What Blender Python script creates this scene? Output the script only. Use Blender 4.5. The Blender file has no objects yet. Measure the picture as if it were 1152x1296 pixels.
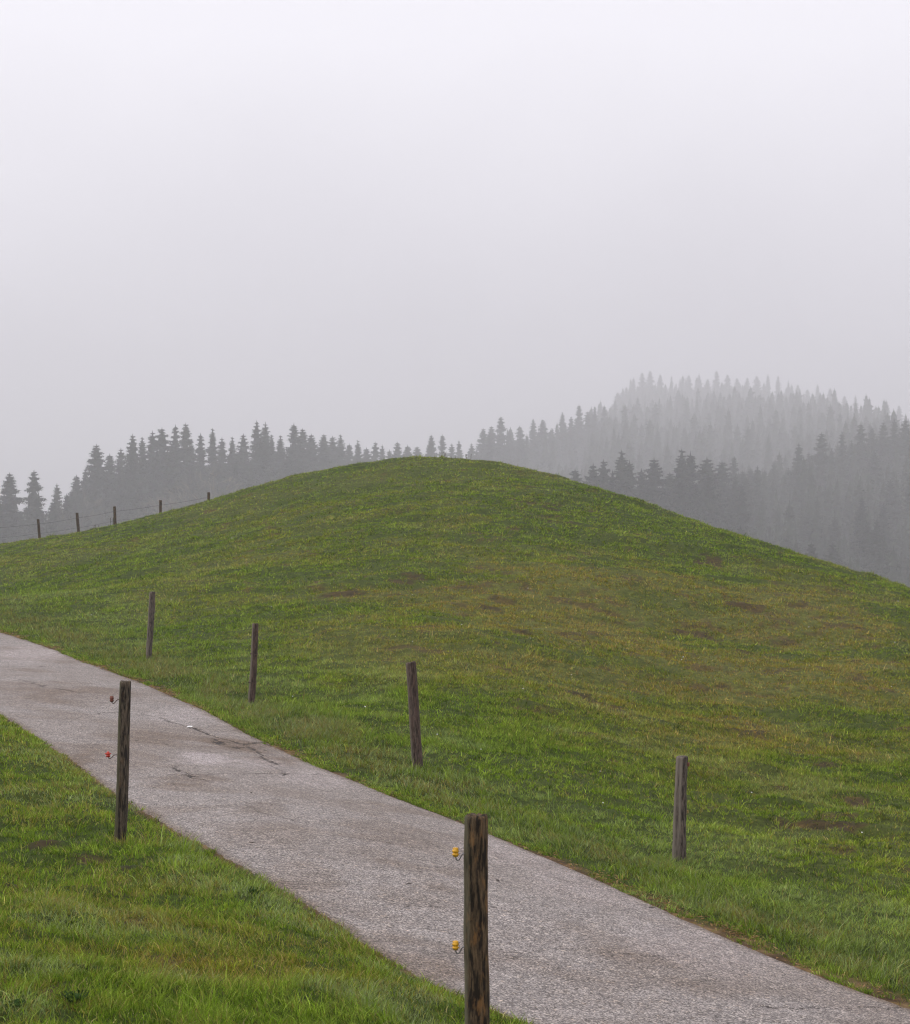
import bpy, math, numpy as np
from mathutils import Vector
rng = np.random.default_rng(7)
F = 2400.0; CU, CV = 576.0, 648.0
C = bpy.context.scene.collection

# ------------------------------------------------------------ noise
def _hash(ix, iy, seed):
    h = (ix.astype(np.int64)*374761393 + iy.astype(np.int64)*668265263 + seed*2147483647) & 0xffffffff
    h = ((h ^ (h >> 13))*1274126177) & 0xffffffff
    h = ((h ^ (h >> 16))*2246822519) & 0xffffffff
    return ((h ^ (h >> 15)) & 0xffffff)/float(0xffffff)
def vnoise(x, y, s, seed=0):
    x = np.asarray(x, float)/s; y = np.asarray(y, float)/s
    a, b = x*0.8-y*0.6, x*0.6+y*0.8
    ix = np.floor(a); iy = np.floor(b); fx = a-ix; fy = b-iy
    fx = fx*fx*(3-2*fx); fy = fy*fy*(3-2*fy)
    n = lambda i, j: _hash(ix+i, iy+j, seed)
    return (n(0,0)*(1-fx)+n(1,0)*fx)*(1-fy) + (n(0,1)*(1-fx)+n(1,1)*fx)*fy
def fbm(x, y, s, seed=0, o=4, g=0.5):
    t = 0; a = 1; w = 0
    for k in range(o):
        t = t + a*vnoise(x, y, s/(2**k), seed+k*17); w += a; a *= g
    return t/w
def sm(x, a, b):
    t = np.clip((x-a)/(b-a), 0, 1); return t*t*(3-2*t)

# ------------------------------------------------------------ terrain shape
def tps(pts, lam=0.0):
    P = np.array(pts, float); xy = P[:, :2]; z = P[:, 2]; n = len(P); sc = 50.0
    X = xy/sc
    def U(r2): return 0.5*r2*np.log(r2+1e-12)
    d2 = ((X[:, None]-X[None])**2).sum(-1)
    A = np.zeros((n+3, n+3)); A[:n, :n] = U(d2)+lam*np.eye(n)
    A[:n, n] = 1; A[:n, n+1:] = X; A[n, :n] = 1; A[n+1:, :n] = X.T
    w = np.linalg.solve(A, np.r_[z, 0, 0, 0])
    def f(x, y):
        x = np.asarray(x, float)/sc; y = np.asarray(y, float)/sc
        r = w[n]+w[n+1]*x+w[n+2]*y
        for i in range(n):
            r = r+w[i]*U((x-X[i, 0])**2+(y-X[i, 1])**2)
        return r
    return f
def uvd(u, v, d): return ((u-CU)*d/F, d, -(v-CV)*d/F)
def uvh(u, v, h):
    d = F*h/(v-CV); return ((u-CU)*d/F, d, -h)
# the two edges of the lane: sight line and height below the eye
FAR = [uvh(*a) for a in [(0,798,2.40),(35,810,2.425),(88,829,2.465),(120,841,2.492),(155,854.5,2.515),(178,863,2.53),(197,871,2.545),(214,878,2.556),(230,885,2.568),(246,892,2.58),(263,900.5,2.595),(281,910,2.61),(300,921,2.628),(327,934,2.645),(400,968,2.68),(470,996,2.71),(529,1020,2.73),(600,1046,2.75),(700,1088,2.78),(770,1120,2.8),(860,1160,2.82),(950,1200,2.85),(1050,1240,2.88),(1152,1277,2.9)]]
NEAR = [uvh(*a) for a in [(0,906,2.32),(50,938,2.34),(100,972,2.35),(152,1011,2.36),(200,1040,2.36),(260,1072,2.36),(330,1112,2.38),(400,1154,2.4),(470,1206,2.41),(530,1242,2.42),(590,1264,2.44),(640,1290,2.45)]]
FARX = [(-16,54.5,-2.7),(-12.3,45,-2.45)]+FAR+[(4.2,9.2,-3.0),(7,6.2,-3.1),(12,2.5,-3.2)]
NEARX = [(-19.3,53.5,-2.65),(-11.8,37,-2.35),(-8,28,-2.33)]+NEAR+[(1.5,7.6,-2.55),(3.6,5.3,-2.7),(8.5,1.2,-2.9)]
near_pts = list(FARX)+list(NEARX)
near_pts += [uvd(*a) for a in [
 (152,1076,13.4),(604,1430,6.9),(190,840,32),(318,899,26.5),(529,981,20.4),(860,1099,17),
 (0,1296,7.4),(300,1300,7.7),(100,1110,12.2),(0,1000,15.8),(150,1200,9.4),(400,1240,9.0),
 (576,930,23.5),(576,860,28.5),(576,800,34),(576,720,44),(576,655,54),(576,606,62.5),(576,583,68.5),
 (430,900,25.5),(400,800,35),(400,720,46),(400,650,58),(440,592,69),(340,612,70),(320,660,60),
 (0,760,44),(0,720,57),(0,700,65),(0,690.5,72),(-160,735,60),(-160,705,76),
 (200,800,37),(200,740,47),(200,690,59),(200,653,70),(100,678,71),(270,634,70),(500,584,69),
 (700,1000,20.5),(700,900,27),(720,820,34),(740,740,43),(740,670,53),(700,604,65),(640,591.5,67.5),(600,585.5,68.2),(670,597,66.3),(730,612,63.7),(800,636,61),
 (760,623,62),(850,1035,20.5),(850,960,25.5),(850,880,32),(850,800,39.5),(850,720,48.5),(850,672,55.5),(850,653,60),
 (950,683,57),(1000,701,55),(1080,726,52.5),(1000,980,24.5),(1000,860,33.5),(1000,770,43),
 (1152,1180,14.6),(1152,1100,18),(1152,1000,24),(1152,900,31.5),(1152,830,38.5),(1152,780,45),(1152,749,50.5),
 (1400,1250,13.5),(1400,1000,24),(1400,880,36),(1400,820,46)]]
for u, v, d in [(0,690.5,72),(200,653,70),(340,612,70),(440,592,69),(540,582.5,69),(640,590,67.5),(760,623,62),(850,653,60),(950,683,57),(1080,726,52.5),(1152,749,50.5),(1400,820,46)]:
    x, y, z = uvd(u, v, d)
    near_pts.append((x*(1+5/d), y+5, z*(1+5/d)-0.22))
    if u > 300: near_pts.append((x*(1+12/d), y+12, z-1.5))
    near_pts.append((x*(1+32/d), y+32, z-6.5))
near_pts += [uvd(50,691,80), uvd(99,683,80), uvd(145,675,80), uvd(203,667.5,80), uvd(264,658,80), uvd(-60,702,80)]
near_pts += [(0,0,-1.95),(-6,3,-1.6),(-10,12,-1.9),(-14,22,-2.2),(5,-10,-2.2),(-15,-15,-1.0),(18,8,-4.0),(20,20,-4.6),(28,34,-5.0),(-26,40,-2.6),(-30,62,-2.8)]
f_near = tps(near_pts, 1e-4)
K = 1.4   # how much farther and larger the distant hills are than first guessed
far_pts = [uvd2 for uvd2 in [((u-CU)*d*K/F, d*K, z*K) for u, d, z in [
 (-300,130,-10),(100,130,-9),(600,130,-9),(1152,130,-14),(1500,130,-16),(-300,230,-18),(100,230,-18),(600,230,-18),(1152,230,-27),(1500,230,-30),
 (-400,380,-16),(0,380,-17),(60,380,-15),(130,430,-9),(250,460,-6),(400,540,-6),(540,600,-5),(630,750,8),(740,850,20),
 (700,1000,22),(755,1300,50),(800,1420,72),(850,1440,74),(907,1440,75),(985,1440,71),(1052,1340,54),(1085,1280,44),(1124,1200,32),(1300,1150,18),(1600,1100,20),(900,1050,44),(900,850,20),(900,720,4),(900,620,-6),(1030,900,24),(1030,720,8),
 (600,420,-15),(720,420,-14),(850,420,-13),(930,450,-10),(1000,470,-8),(1040,500,-6),(1087,520,-2),(1122,540,2),(1200,540,8),(1400,520,14),(1152,410,-18),(1152,320,-30),(1050,380,-22),(950,390,-18),(1400,400,-8),
 (1100,650,4),(1300,700,12),(200,700,-6),(-200,700,-5),(300,1200,-2),(-400,1200,0),(500,1600,10),(900,1650,72),(900,2100,60),(1150,1500,20),(1300,1700,45),(200,2600,0),(1100,2600,40)]]]
far_pts += [(-120,0,-6),(120,0,-12),(0,-120,-4),(-600,0,-4),(600,0,0),(0,-600,0),(-1200,-1200,0),(1200,-1200,0),(-2600,0,0),(2600,0,20),(0,-2600,0),(-2600,2600,0),(2600,2600,30),(-2600,-2600,0),(2600,-2600,0)]
f_far = tps(far_pts, 1e-5)
def smooth_h(x, y):
    r = np.hypot(x, y); t = sm(r, 92, 150)
    n = f_near(np.clip(x, -60, 60), np.clip(y, -40, 120))
    return n*(1-t)+np.clip(f_far(x, y), -60, 112)*t

# ------------------------------------------------------------ lane outline
def chaikin(P, n=2):
    P = np.array(P, float)
    for _ in range(n):
        Q = np.empty((2*len(P), P.shape[1])); Q[0] = P[0]; Q[-1] = P[-1]
        Q[1:-1:2] = 0.75*P[:-1]+0.25*P[1:]; Q[2::2] = 0.25*P[:-1]+0.75*P[1:]
        P = Q
    return P
fe = chaikin([p[:2] for p in FARX]); ne = chaikin([p[:2] for p in NEARX])
def resample(P, n):
    s = np.r_[0, np.cumsum(np.hypot(*np.diff(P, axis=0).T))]
    t = np.linspace(0, s[-1], n)
    return np.c_[np.interp(t, s, P[:, 0]), np.interp(t, s, P[:, 1])]
fe = resample(fe, 160); ne = resample(ne, 160)
def wob(P, sgn, seed):
    T = np.gradient(P, axis=0); N = np.c_[-T[:, 1], T[:, 0]]/np.hypot(*T.T)[:, None]
    w = (fbm(P[:, 0], P[:, 1], .8, seed)-0.5)*0.08*np.clip(11/np.abs(P[:, 1]), .15, 1)
    return P+N*w[:, None]
fe = wob(fe, 1, 3); ne = wob(ne, 1, 9)
poly = np.vstack([fe, ne[::-1]])
def edge_dist(P, x, y):
    best = np.full(x.shape, 1e9)
    for (ax, ay), (bx, by) in zip(P[:-1], P[1:]):
        dx, dy = bx-ax, by-ay; t = np.clip(((x-ax)*dx+(y-ay)*dy)/(dx*dx+dy*dy), 0, 1)
        best = np.minimum(best, (x-ax-t*dx)**2+(y-ay-t*dy)**2)
    return np.sqrt(best)
def inside(x, y):
    r = np.zeros(x.shape, bool); Q = np.vstack([poly, poly[:1]])
    for (ax, ay), (bx, by) in zip(Q[:-1], Q[1:]):
        c = (ay > y) != (by > y)
        if by != ay: r ^= c & (x < (bx-ax)*(y-ay)/(by-ay)+ax)
    return r

# ------------------------------------------------------------ ground grid
def growth(a, step, g, lim):
    out = []; 
    while a < lim: a += step; step *= g; out.append(a)
    return out
xf = np.arange(-22, 24.01, 0.085)
xs = np.r_[-np.array(growth(22, .12, 1.13, 4200))[::-1], xf, growth(24, .12, 1.13, 4200)]
yf = [3.0]
while yf[-1] < 86: yf.append(yf[-1]+max(0.055, 0.0042*yf[-1]))
ys = np.r_[-np.array(growth(-3, .1, 1.13, 4200))[::-1], yf, growth(yf[-1], .4, 1.05, 4200)]
X, Y = np.meshgrid(xs, ys, indexing='ij')
Zs = smooth_h(X, Y)
nearm = (X > -40) & (X < 40) & (Y > -20) & (Y < 95)
SD = np.full(X.shape, 30.0); SIDE = np.ones(X.shape)
dF = edge_dist(fe, X[nearm], Y[nearm]); dN = edge_dist(ne, X[nearm], Y[nearm]); ins = inside(X[nearm], Y[nearm])
SD[nearm] = np.where(ins, -1, 1)*np.minimum(dF, dN); SIDE[nearm] = np.where(dF < dN, 1.0, -1.0)
def relief(x, y, sd, side):
    m = sm(sd, 0.05, 0.7)
    hill = sm(sd, 2.0, 6)*(side > 0)
    b = (fbm(x, y, 1.1, 21)-0.5)*(0.10+0.05*hill)+(vnoise(x, y, 0.33, 22)-0.5)*(0.045+0.035*hill)+(side < 0)*(vnoise(x, y, 0.22, 28)-.5)*.04
    b = b+(fbm(x, y*1.7, 3.2, 24)-0.5)*0.16*hill+(vnoise(x*.4, y, .42, 26)-.5)*.075*hill+(vnoise(x*.5, y, .21, 27)-.5)*.03*hill
    b = b+(fbm(x, y, 9.0, 25, 3)-0.5)*0.30*hill*sm(y, 20, 30)*(1-sm(y, 50, 62))
    verge = 0.045*sm(sd, 0.0, 0.45)
    dip = -0.05*(1-sm(sd, -0.16, -0.03))
    return b*m+verge+dip
fade = 1-sm(np.hypot(X, Y), 80, 110)
Z = Zs+relief(X, Y, SD, SIDE)*fade+np.where(fade < 1, (fbm(X, Y, 40, 31)-0.5)*4*(1-fade), 0)
def bil(G, x, y):
    i = np.clip(np.searchsorted(xs, x)-1, 0, len(xs)-2); j = np.clip(np.searchsorted(ys, y)-1, 0, len(ys)-2)
    a = (x-xs[i])/(xs[i+1]-xs[i]); b = (y-ys[j])/(ys[j+1]-ys[j])
    return (G[i, j]*(1-a)*(1-b)+G[i+1, j]*a*(1-b)+G[i, j+1]*(1-a)*b+G[i+1, j+1]*a*b)
def ground(x, y): return float(bil(Z, np.array([x]), np.array([y]))[0])
def hit(u, v):
    """where the sight line of photo pixel u, v meets the land"""
    d = np.exp(np.linspace(math.log(5), math.log(120), 4000))
    x = (u-CU)*d/F; z = -(v-CV)*d/F
    k = np.argmax(z <= bil(Zs, x, d)); return x[k], d[k]

# ------------------------------------------------------------ colour of the sward (what grows there)
PATCH = []   # (x, y, radius across, radius along, yellowing)
for u, v, ru, rd, a in [(560,700,4,9,.28),(760,800,5,6,.34),(900,850,4,6,.40),(700,760,5,6,.25),(1050,870,4,7,.38),(330,680,4,8,.16),(600,780,3,6,.22),(960,760,5,8,.2),(680,640,3,5,.2),(1000,940,2.5,3,.28),(1100,800,4,6,.25),
                        (100,1220,.8,.6,.30),(60,1150,.5,.4,.2),(200,1180,.8,.5,.25),(330,1240,.6,.4,.2),(420,1245,.5,.4,.2)]:
    x, y = hit(u, v); PATCH.append((x, y, ru, rd, a))
BARE = []
for u, v, r in [(440,755,.5),(520,738,.5),(868,800,.55),(905,716,.5),(1035,970,.34),(1080,1018,.30),(1025,1043,.32),(1010,1020,.2),(760,892,.35),(620,770,.4),(700,660,.6),(680,640,.5),(800,740,.4),(650,800,.35),
                (950,770,.4),(110,1105,.12),(50,1085,.1),(30,1130,.12),(105,1025,.12),(310,1170,.1),(60,1265,.12),(190,1125,.14),(150,1115,.12)]:
    x, y = hit(u, v); BARE.append((x, y, r))
def fields(x, y, sd, side):
    hill = sm(sd, 1.8, 5)*(side > 0)
    Yl = 0.02+.10*hill
    for (px, py, rx, ry, a) in PATCH: Yl = Yl+(.50 if py > 17 else 1.0)*a*np.exp(-((x-px)/rx)**2-((y-py)/ry)**2)
    Yl = np.clip(Yl, 0, .62)
    n1 = fbm(x, y, 2.6, 41); n2 = fbm(x, y, 0.55, 43, 3); n3 = vnoise(x, y*0.8, 0.16, 47)
    Yl = np.clip(Yl*(0.35+1.5*sm(n1, .32, .68))+0.28*sm(n2, .55, .78)*(0.25+Yl*1.6), 0, 0.9)
    bare = 0*x
    for (px, py, r) in BARE:
        bare = np.maximum(bare, 1-sm(np.hypot((x-px), (y-py)*0.7)/r+(n2-.5)*3.2+(n3-.5)*1.6, 0.30, 0.85))
    n4 = vnoise(x*.5, y, .21, 48)
    bare = np.maximum(bare, np.where(side > 0, hill, .9)*sm(n2*0.4+n3*0.25+n4*.35+0.16*Yl, 0.69, 0.78)*0.85)
    wv = -.07+0.15*(1-sm(y, 11.0, 15))+0.18*(vnoise(x, y, .9, 49)-.45)
    ed = np.where(side > 0, 1-sm(sd+(n2-.5)*0.30, wv, wv+0.16), 1-sm(sd+(n2-.5)*0.16, 0.0, 0.07))
    return hill, Yl, n1, n2, n3, bare, ed
L = lambda *c: np.array(c, float)
DEEP, MID, LITE, STRAW, BROWN, BLUE, SOIL = L(.032,.062,.004), L(.168,.262,.018), L(.41,.50,.095), L(.62,.53,.24), L(.16,.105,.040), L(.32,.37,.20), L(.050,.028,.013)
def lerp(a, b, t): return a*(1-t)[..., None]+b*t[..., None]

def mesh_obj(name, co, faces_flat, sizes, mat, parent=None, col=None, smooth=False):
    me = bpy.data.meshes.new(name)
    nv = len(co); nl = len(faces_flat); nf = len(sizes)
    me.vertices.add(nv); me.vertices.foreach_set('co', np.ascontiguousarray(co, np.float32).ravel())
    me.loops.add(nl); me.loops.foreach_set('vertex_index', np.ascontiguousarray(faces_flat, np.int32))
    me.polygons.add(nf); st = np.r_[0, np.cumsum(sizes)[:-1]].astype(np.int32)
    me.polygons.foreach_set('loop_start', st)
    if smooth: me.polygons.foreach_set('use_smooth', np.ones(nf, bool))
    me.update(calc_edges=True)
    if col is not None:
        a = me.attributes.new('tint', 'FLOAT_COLOR', 'POINT')
        c = np.ones((nv, 4), np.float32); c[:, :3] = col; a.data.foreach_set('color', c.ravel())
    if mat: me.materials.append(mat)
    o = bpy.data.objects.new(name, me); C.objects.link(o)
    if parent: o.parent = parent
    return o
def tag(o, label=None, cat=None, group=None, kind=None):
    for k, v in (('label', label), ('category', cat), ('group', group), ('kind', kind)):
        if v: o[k] = v
    return o
def empty(name, loc):
    o = bpy.data.objects.new(name, None); o.location = loc; C.objects.link(o); o.empty_display_size = .1; return o
def grid_faces(nx, ny):
    i, j = np.meshgrid(np.arange(nx-1), np.arange(ny-1), indexing='ij'); a = (i*ny+j).ravel()
    return np.c_[a, a+ny, a+ny+1, a+1].ravel()

# ------------------------------------------------------------ materials
def newmat(name):
    m = bpy.data.materials.new(name); m.use_nodes = True; nt = m.node_tree
    b = nt.nodes['Principled BSDF']; return m, nt, b
def N(nt, t, **k):
    n = nt.nodes.new(t)
    for a, v in k.items():
        if a in n.inputs: n.inputs[a].default_value = v
        else: setattr(n, a, v)
    return n
def ramp(nt, fac, stops):
    r = nt.nodes.new('ShaderNodeValToRGB'); e = r.color_ramp.elements
    while len(e) < len(stops): e.new(0.5)
    for q, (p, c) in zip(e, stops): q.position = p; q.color = (*c, 1) if len(c) == 3 else c
    nt.links.new(fac, r.inputs[0]); return r.outputs[0]
def mix(nt, mode, f, a, b):
    n = nt.nodes.new('ShaderNodeMix'); n.data_type = 'RGBA'; n.blend_type = mode
    for s, v in ((n.inputs[0], f), (n.inputs[6], a), (n.inputs[7], b)):
        if isinstance(v, (int, float)): s.default_value = v
        elif isinstance(v, tuple): s.default_value = (*v, 1)
        else: nt.links.new(v, s)
    return n.outputs[2]
def noise(nt, vec, scale, detail=4, rough=.55):
    n = nt.nodes.new('ShaderNodeTexNoise'); n.inputs['Scale'].default_value = scale; n.inputs['Detail'].default_value = detail; n.inputs['Roughness'].default_value = rough
    if vec is not None: nt.links.new(vec, n.inputs['Vector'])
    return n.outputs['Fac']
def bump(nt, b, h, strength, dist):
    n = nt.nodes.new('ShaderNodeBump'); n.inputs['Strength'].default_value = strength; n.inputs['Distance'].default_value = dist
    nt.links.new(h, n.inputs['Height']); nt.links.new(n.outputs[0], b.inputs['Normal'])

mg, nt, b = newmat('turf_soil')
at = N(nt, 'ShaderNodeAttribute', attribute_name='tint'); tc = N(nt, 'ShaderNodeTexCoord')
n1 = noise(nt, tc.outputs['Object'], 7, 8, .8)
c = mix(nt, 'MULTIPLY', 1.0, at.outputs['Color'], ramp(nt, n1, [(.32, (.30, .30, .30)), (.52, (.9, .9, .85)), (.68, (1.9, 1.85, 1.5))]))
nt.links.new(c, b.inputs['Base Color']); b.inputs['Roughness'].default_value = .95; b.inputs['Specular IOR Level'].default_value = .15
bump(nt, b, n1, .6, .03)

mb, nt, b = newmat('grass_blade')
at = N(nt, 'ShaderNodeAttribute', attribute_name='tint')
nt.links.new(at.outputs['Color'], b.inputs['Base Color']); b.inputs['Roughness'].default_value = .6; b.inputs['Specular IOR Level'].default_value = .10
tr = N(nt, 'ShaderNodeBsdfTranslucent'); tcol = mix(nt, 'MULTIPLY', 1.0, at.outputs['Color'], (1.15, 1.25, .55)); nt.links.new(tcol, tr.inputs[0])
ms = N(nt, 'ShaderNodeMixShader'); ms.inputs[0].default_value = .36
nt.links.new(b.outputs[0], ms.inputs[1]); nt.links.new(tr.outputs[0], ms.inputs[2]); nt.links.new(ms.outputs[0], nt.nodes['Material Output'].inputs[0])

# asphalt: tint attribute carries patches, damp and cracks; the chippings are procedural
mr, nt, b = newmat('worn_asphalt')
at = N(nt, 'ShaderNodeAttribute', attribute_name='tint'); tc = N(nt, 'ShaderNodeTexCoord')
vo = N(nt, 'ShaderNodeTexVoronoi'); vo.inputs['Scale'].default_value = 120; nt.links.new(tc.outputs['Object'], vo.inputs['Vector'])
sp = N(nt, 'ShaderNodeSeparateColor'); nt.links.new(vo.outputs['Color'], sp.inputs[0])
chip = ramp(nt, sp.outputs[0], [(0, (.18, .155, .14)), (.25, (.50, .455, .44)), (.55, (.92, .89, .90)), (.85, (1.4, 1.32, 1.28)), (1, (2.5, 2.35, 2.2))])
vo2 = N(nt, 'ShaderNodeTexVoronoi'); vo2.inputs['Scale'].default_value = 45; nt.links.new(tc.outputs['Object'], vo2.inputs['Vector'])
sp2 = N(nt, 'ShaderNodeSeparateColor'); nt.links.new(vo2.outputs['Color'], sp2.inputs[0])
pit = ramp(nt, sp2.outputs[1], [(0, (.45, .43, .42)), (.10, (.75, .73, .72)), (.16, (1, 1, 1)), (.95, (1.05, 1.03, 1)), (1, (1.5, 1.35, 1.15))])
c = mix(nt, 'MULTIPLY', 1.0, at.outputs['Color'], chip); c = mix(nt, 'MULTIPLY', .6, c, pit)
n2 = noise(nt, tc.outputs['Object'], 5, 6, .65)
c = mix(nt, 'MULTIPLY', 1.0, c, ramp(nt, n2, [(.3, (.86, .84, .83)), (.7, (1.08, 1.08, 1.09))]))
nt.links.new(c, b.inputs['Base Color']); b.inputs['Roughness'].default_value = .7; b.inputs['Specular IOR Level'].default_value = .22
bump(nt, b, vo.outputs['Distance'], .5, .004)

def wood(name, dark, lightc, lich, side, orange=0.3):
    m, nt, b = newmat(name); tc = N(nt, 'ShaderNodeTexCoord'); mp = N(nt, 'ShaderNodeMapping'); mp.inputs['Scale'].default_value = (1, 1, .12)
    nt.links.new(tc.outputs['Object'], mp.inputs['Vector'])
    g = noise(nt, mp.outputs[0], 120, 6, .75); blot = noise(nt, mp.outputs[0], 75, 4, .65); fine = noise(nt, tc.outputs['Object'], 60, 5, .7)
    c = ramp(nt, g, [(.33, dark), (.5, tuple(x*.5+y*.5 for x, y in zip(dark, lightc))), (.68, lightc)])
    c = mix(nt, 'MIX', ramp(nt, blot, [(.46, (0, 0, 0)), (.56, (.9, .9, .9))]), c, tuple(x*.55 for x in dark))
    mo = N(nt, 'ShaderNodeMapping'); mo.inputs['Scale'].default_value = (1, 1, .3); mo.inputs['Location'].default_value = (3, 5, 1); nt.links.new(tc.outputs['Object'], mo.inputs['Vector'])
    o_ = noise(nt, mo.outputs[0], 38, 4, .6)
    c = mix(nt, 'MIX', ramp(nt, o_, [(.56, (0, 0, 0)), (.68, (orange,)*3)]), c, (.28, .14, .05))
    # lichen and weathering on the side that takes the rain
    sx = N(nt, 'ShaderNodeSeparateXYZ'); nt.links.new(tc.outputs['Normal'], sx.inputs[0])
    ma = N(nt, 'ShaderNodeMath', operation='MULTIPLY_ADD'); nt.links.new(sx.outputs[0], ma.inputs[0]); ma.inputs[1].default_value = -.75; ma.inputs[2].default_value = side
    ad = N(nt, 'ShaderNodeMath', operation='MULTIPLY_ADD'); nt.links.new(g, ad.inputs[0]); ad.inputs[1].default_value = .9; nt.links.new(ma.outputs[0], ad.inputs[2])
    lm = ramp(nt, ad.outputs[0], [(.55, (0, 0, 0)), (.95, (.9, .9, .9))])
    lc = mix(nt, 'MIX', g, lich, tuple(x*.45 for x in lich))
    c = mix(nt, 'MIX', lm, c, lc)
    nt.links.new(c, b.inputs['Base Color']); b.inputs['Roughness'].default_value = .85; b.inputs['Specular IOR Level'].default_value = .25
    bump(nt, b, g, .9, .006); return m
W_DARK = wood('weathered_wood', (.014, .010, .007), (.20, .13, .07), (.17, .155, .10), -.22, .7)
W_MOSS = wood('mossy_wood', (.014, .010, .008), (.20, .15, .105), (.12, .11, .055), -.12, .15)
W_GREY = wood('grey_wood', (.035, .026, .022), (.27, .21, .175), (.28, .235, .19), .02, .12)
W_BROWN = wood('brown_wood', (.040, .024, .019), (.19, .12, .095), (.24, .20, .155), -.05, .15)

def plain(name, col, rough=.5, metal=0, spec=.5):
    m, nt, b = newmat(name); tc = N(nt, 'ShaderNodeTexCoord'); n_ = noise(nt, tc.outputs['Object'], 120, 4, .6)
    c = mix(nt, 'MULTIPLY', 1.0, (col[0], col[1], col[2]), ramp(nt, n_, [(.3, (.72, .72, .72)), (.7, (1.15, 1.15, 1.15))]))
    nt.links.new(c, b.inputs['Base Color']); b.inputs['Roughness'].default_value = rough; b.inputs['Metallic'].default_value = metal; b.inputs['Specular IOR Level'].default_value = spec
    return m
M_YEL = plain('yellow_plastic', (.78, .40, .01), .45); M_RED = plain('red_plastic', (.62, .045, .02), .45); M_RUST = plain('faded_red_plastic', (.20, .055, .03), .6)
M_STEEL = plain('dull_steel', (.22, .22, .23), .45, .8); M_RUSTY = plain('rusty_steel', (.10, .055, .04), .7, .3); M_WIRE = plain('fence_wire_steel', (.12, .11, .11), .6, .3)
M_PAPER = plain('white_paper', (.85, .85, .85), .8); M_LEAF = plain('dead_leaf', (.035, .022, .016), .8); M_DOCK = plain('dock_leaf', (.03, .065, .012), .8, 0, .08); M_STALK = plain('dry_stalk', (.07, .06, .03), .8)
def tree_mat(name, col):
    m, nt, b = newmat(name); oi = N(nt, 'ShaderNodeObjectInfo'); ge = N(nt, 'ShaderNodeNewGeometry')
    n_ = noise(nt, ge.outputs['Position'], .35, 3, .6)
    c = mix(nt, 'MULTIPLY', 1.0, col, ramp(nt, n_, [(.3, (.6, .62, .6)), (.7, (1.4, 1.35, 1.25))]))
    c = mix(nt, 'MULTIPLY', 1.0, c, ramp(nt, oi.outputs['Random'], [(0, (.65, .7, .7)), (1, (1.35, 1.25, 1.1))]))
    nt.links.new(c, b.inputs['Base Color']); b.inputs['Roughness'].default_value = .85; b.inputs['Specular IOR Level'].default_value = .15; return m
M_NEEDLE = tree_mat('spruce_needles', (.030, .042, .026)); M_BARK = tree_mat('spruce_bark', (.06, .048, .04)); M_TWIG = tree_mat('bare_twigs', (.14, .12, .09))

# ------------------------------------------------------------ ground
hill, Yl, n1_, n2_, n3_, bare, ed = fields(X, Y, SD, SIDE)
g = lerp(L(.050,.080,.006)+0*X[..., None], L(.14,.15,.03), np.clip(Yl*1.3, 0, 1)*.8+.25*n1_)
g = g*.75; g = lerp(g, lerp(SOIL*.8+0*X[..., None], SOIL*1.9, n3_), bare*.85); g = lerp(g, lerp(L(.10,.058,.030)+0*X[..., None], L(.20,.13,.065), sm(n3_, .4, .9)), ed)
g = lerp(g, L(.06,.075,.035), sm(np.hypot(X, Y), 90, 160)); g = lerp(g, L(.016,.02,.012), np.maximum(sm(Y, 560, 600), sm(X/np.maximum(Y,1), .02, .06)*sm(Y, 350, 420)))  # lighter meadow colour kept on the left also stands for mist below the trees
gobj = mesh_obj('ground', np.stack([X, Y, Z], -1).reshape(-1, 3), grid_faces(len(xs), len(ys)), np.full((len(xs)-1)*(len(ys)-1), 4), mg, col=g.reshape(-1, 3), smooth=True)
tag(gobj, kind='structure')

# ------------------------------------------------------------ lane
NS, NT = 3000, 190
s_ = np.linspace(0, 1, NS)
A = np.c_[np.interp(s_, np.linspace(0, 1, 160), ne[:, 0]), np.interp(s_, np.linspace(0, 1, 160), ne[:, 1])]
# pair every near-edge point with the far-edge point straight across
Tn = np.gradient(A, axis=0); Tn = np.stack([np.convolve(np.pad(Tn[:, k], 150, mode='edge'), np.ones(301)/301, 'valid') for k in (0, 1)], 1); Tn /= np.hypot(*Tn.T)[:, None]
fd = resample(fe, 3000); idx = np.array([np.argmin(np.abs((fd-a)@t)) for a, t in zip(A, Tn)])
idx = np.convolve(np.pad(idx.astype(float), 60, mode='edge'), np.ones(121)/121, 'valid'); idx = np.maximum.accumulate(idx)
Bf = np.c_[np.interp(idx, np.arange(3000), fd[:, 0]), np.interp(idx, np.arange(3000), fd[:, 1])]
t_ = np.linspace(0, 1, NT)
RX = A[:, 0][:, None]*(1-t_)+Bf[:, 0][:, None]*t_; RY = A[:, 1][:, None]*(1-t_)+Bf[:, 1][:, None]*t_
rag = (fbm(RX, RY, .35, 61)-.5)*.10; wdt = np.hypot(Bf[:, 0]-A[:, 0], Bf[:, 1]-A[:, 1])[:, None]
k_ = np.where(t_ > .96, (t_-.96)/.04, 0)*rag/wdt-np.where(t_ < .04, (.04-t_)/.04, 0)*rag/wdt
RX = RX+(Bf[:, 0]-A[:, 0])[:, None]*k_; RY = RY+(Bf[:, 1]-A[:, 1])[:, None]*k_
RZ = smooth_h(RX, RY)+.02*np.sin(t_*math.pi)+(fbm(RX, RY, 1.0, 62)-.5)*.012
edge = np.minimum(t_, 1-t_)*wdt
RZ -= .012*(1-sm(edge, 0, .05))
crack = np.zeros(RX.shape); damp = np.zeros(RX.shape); pale = np.zeros(RX.shape)
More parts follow.
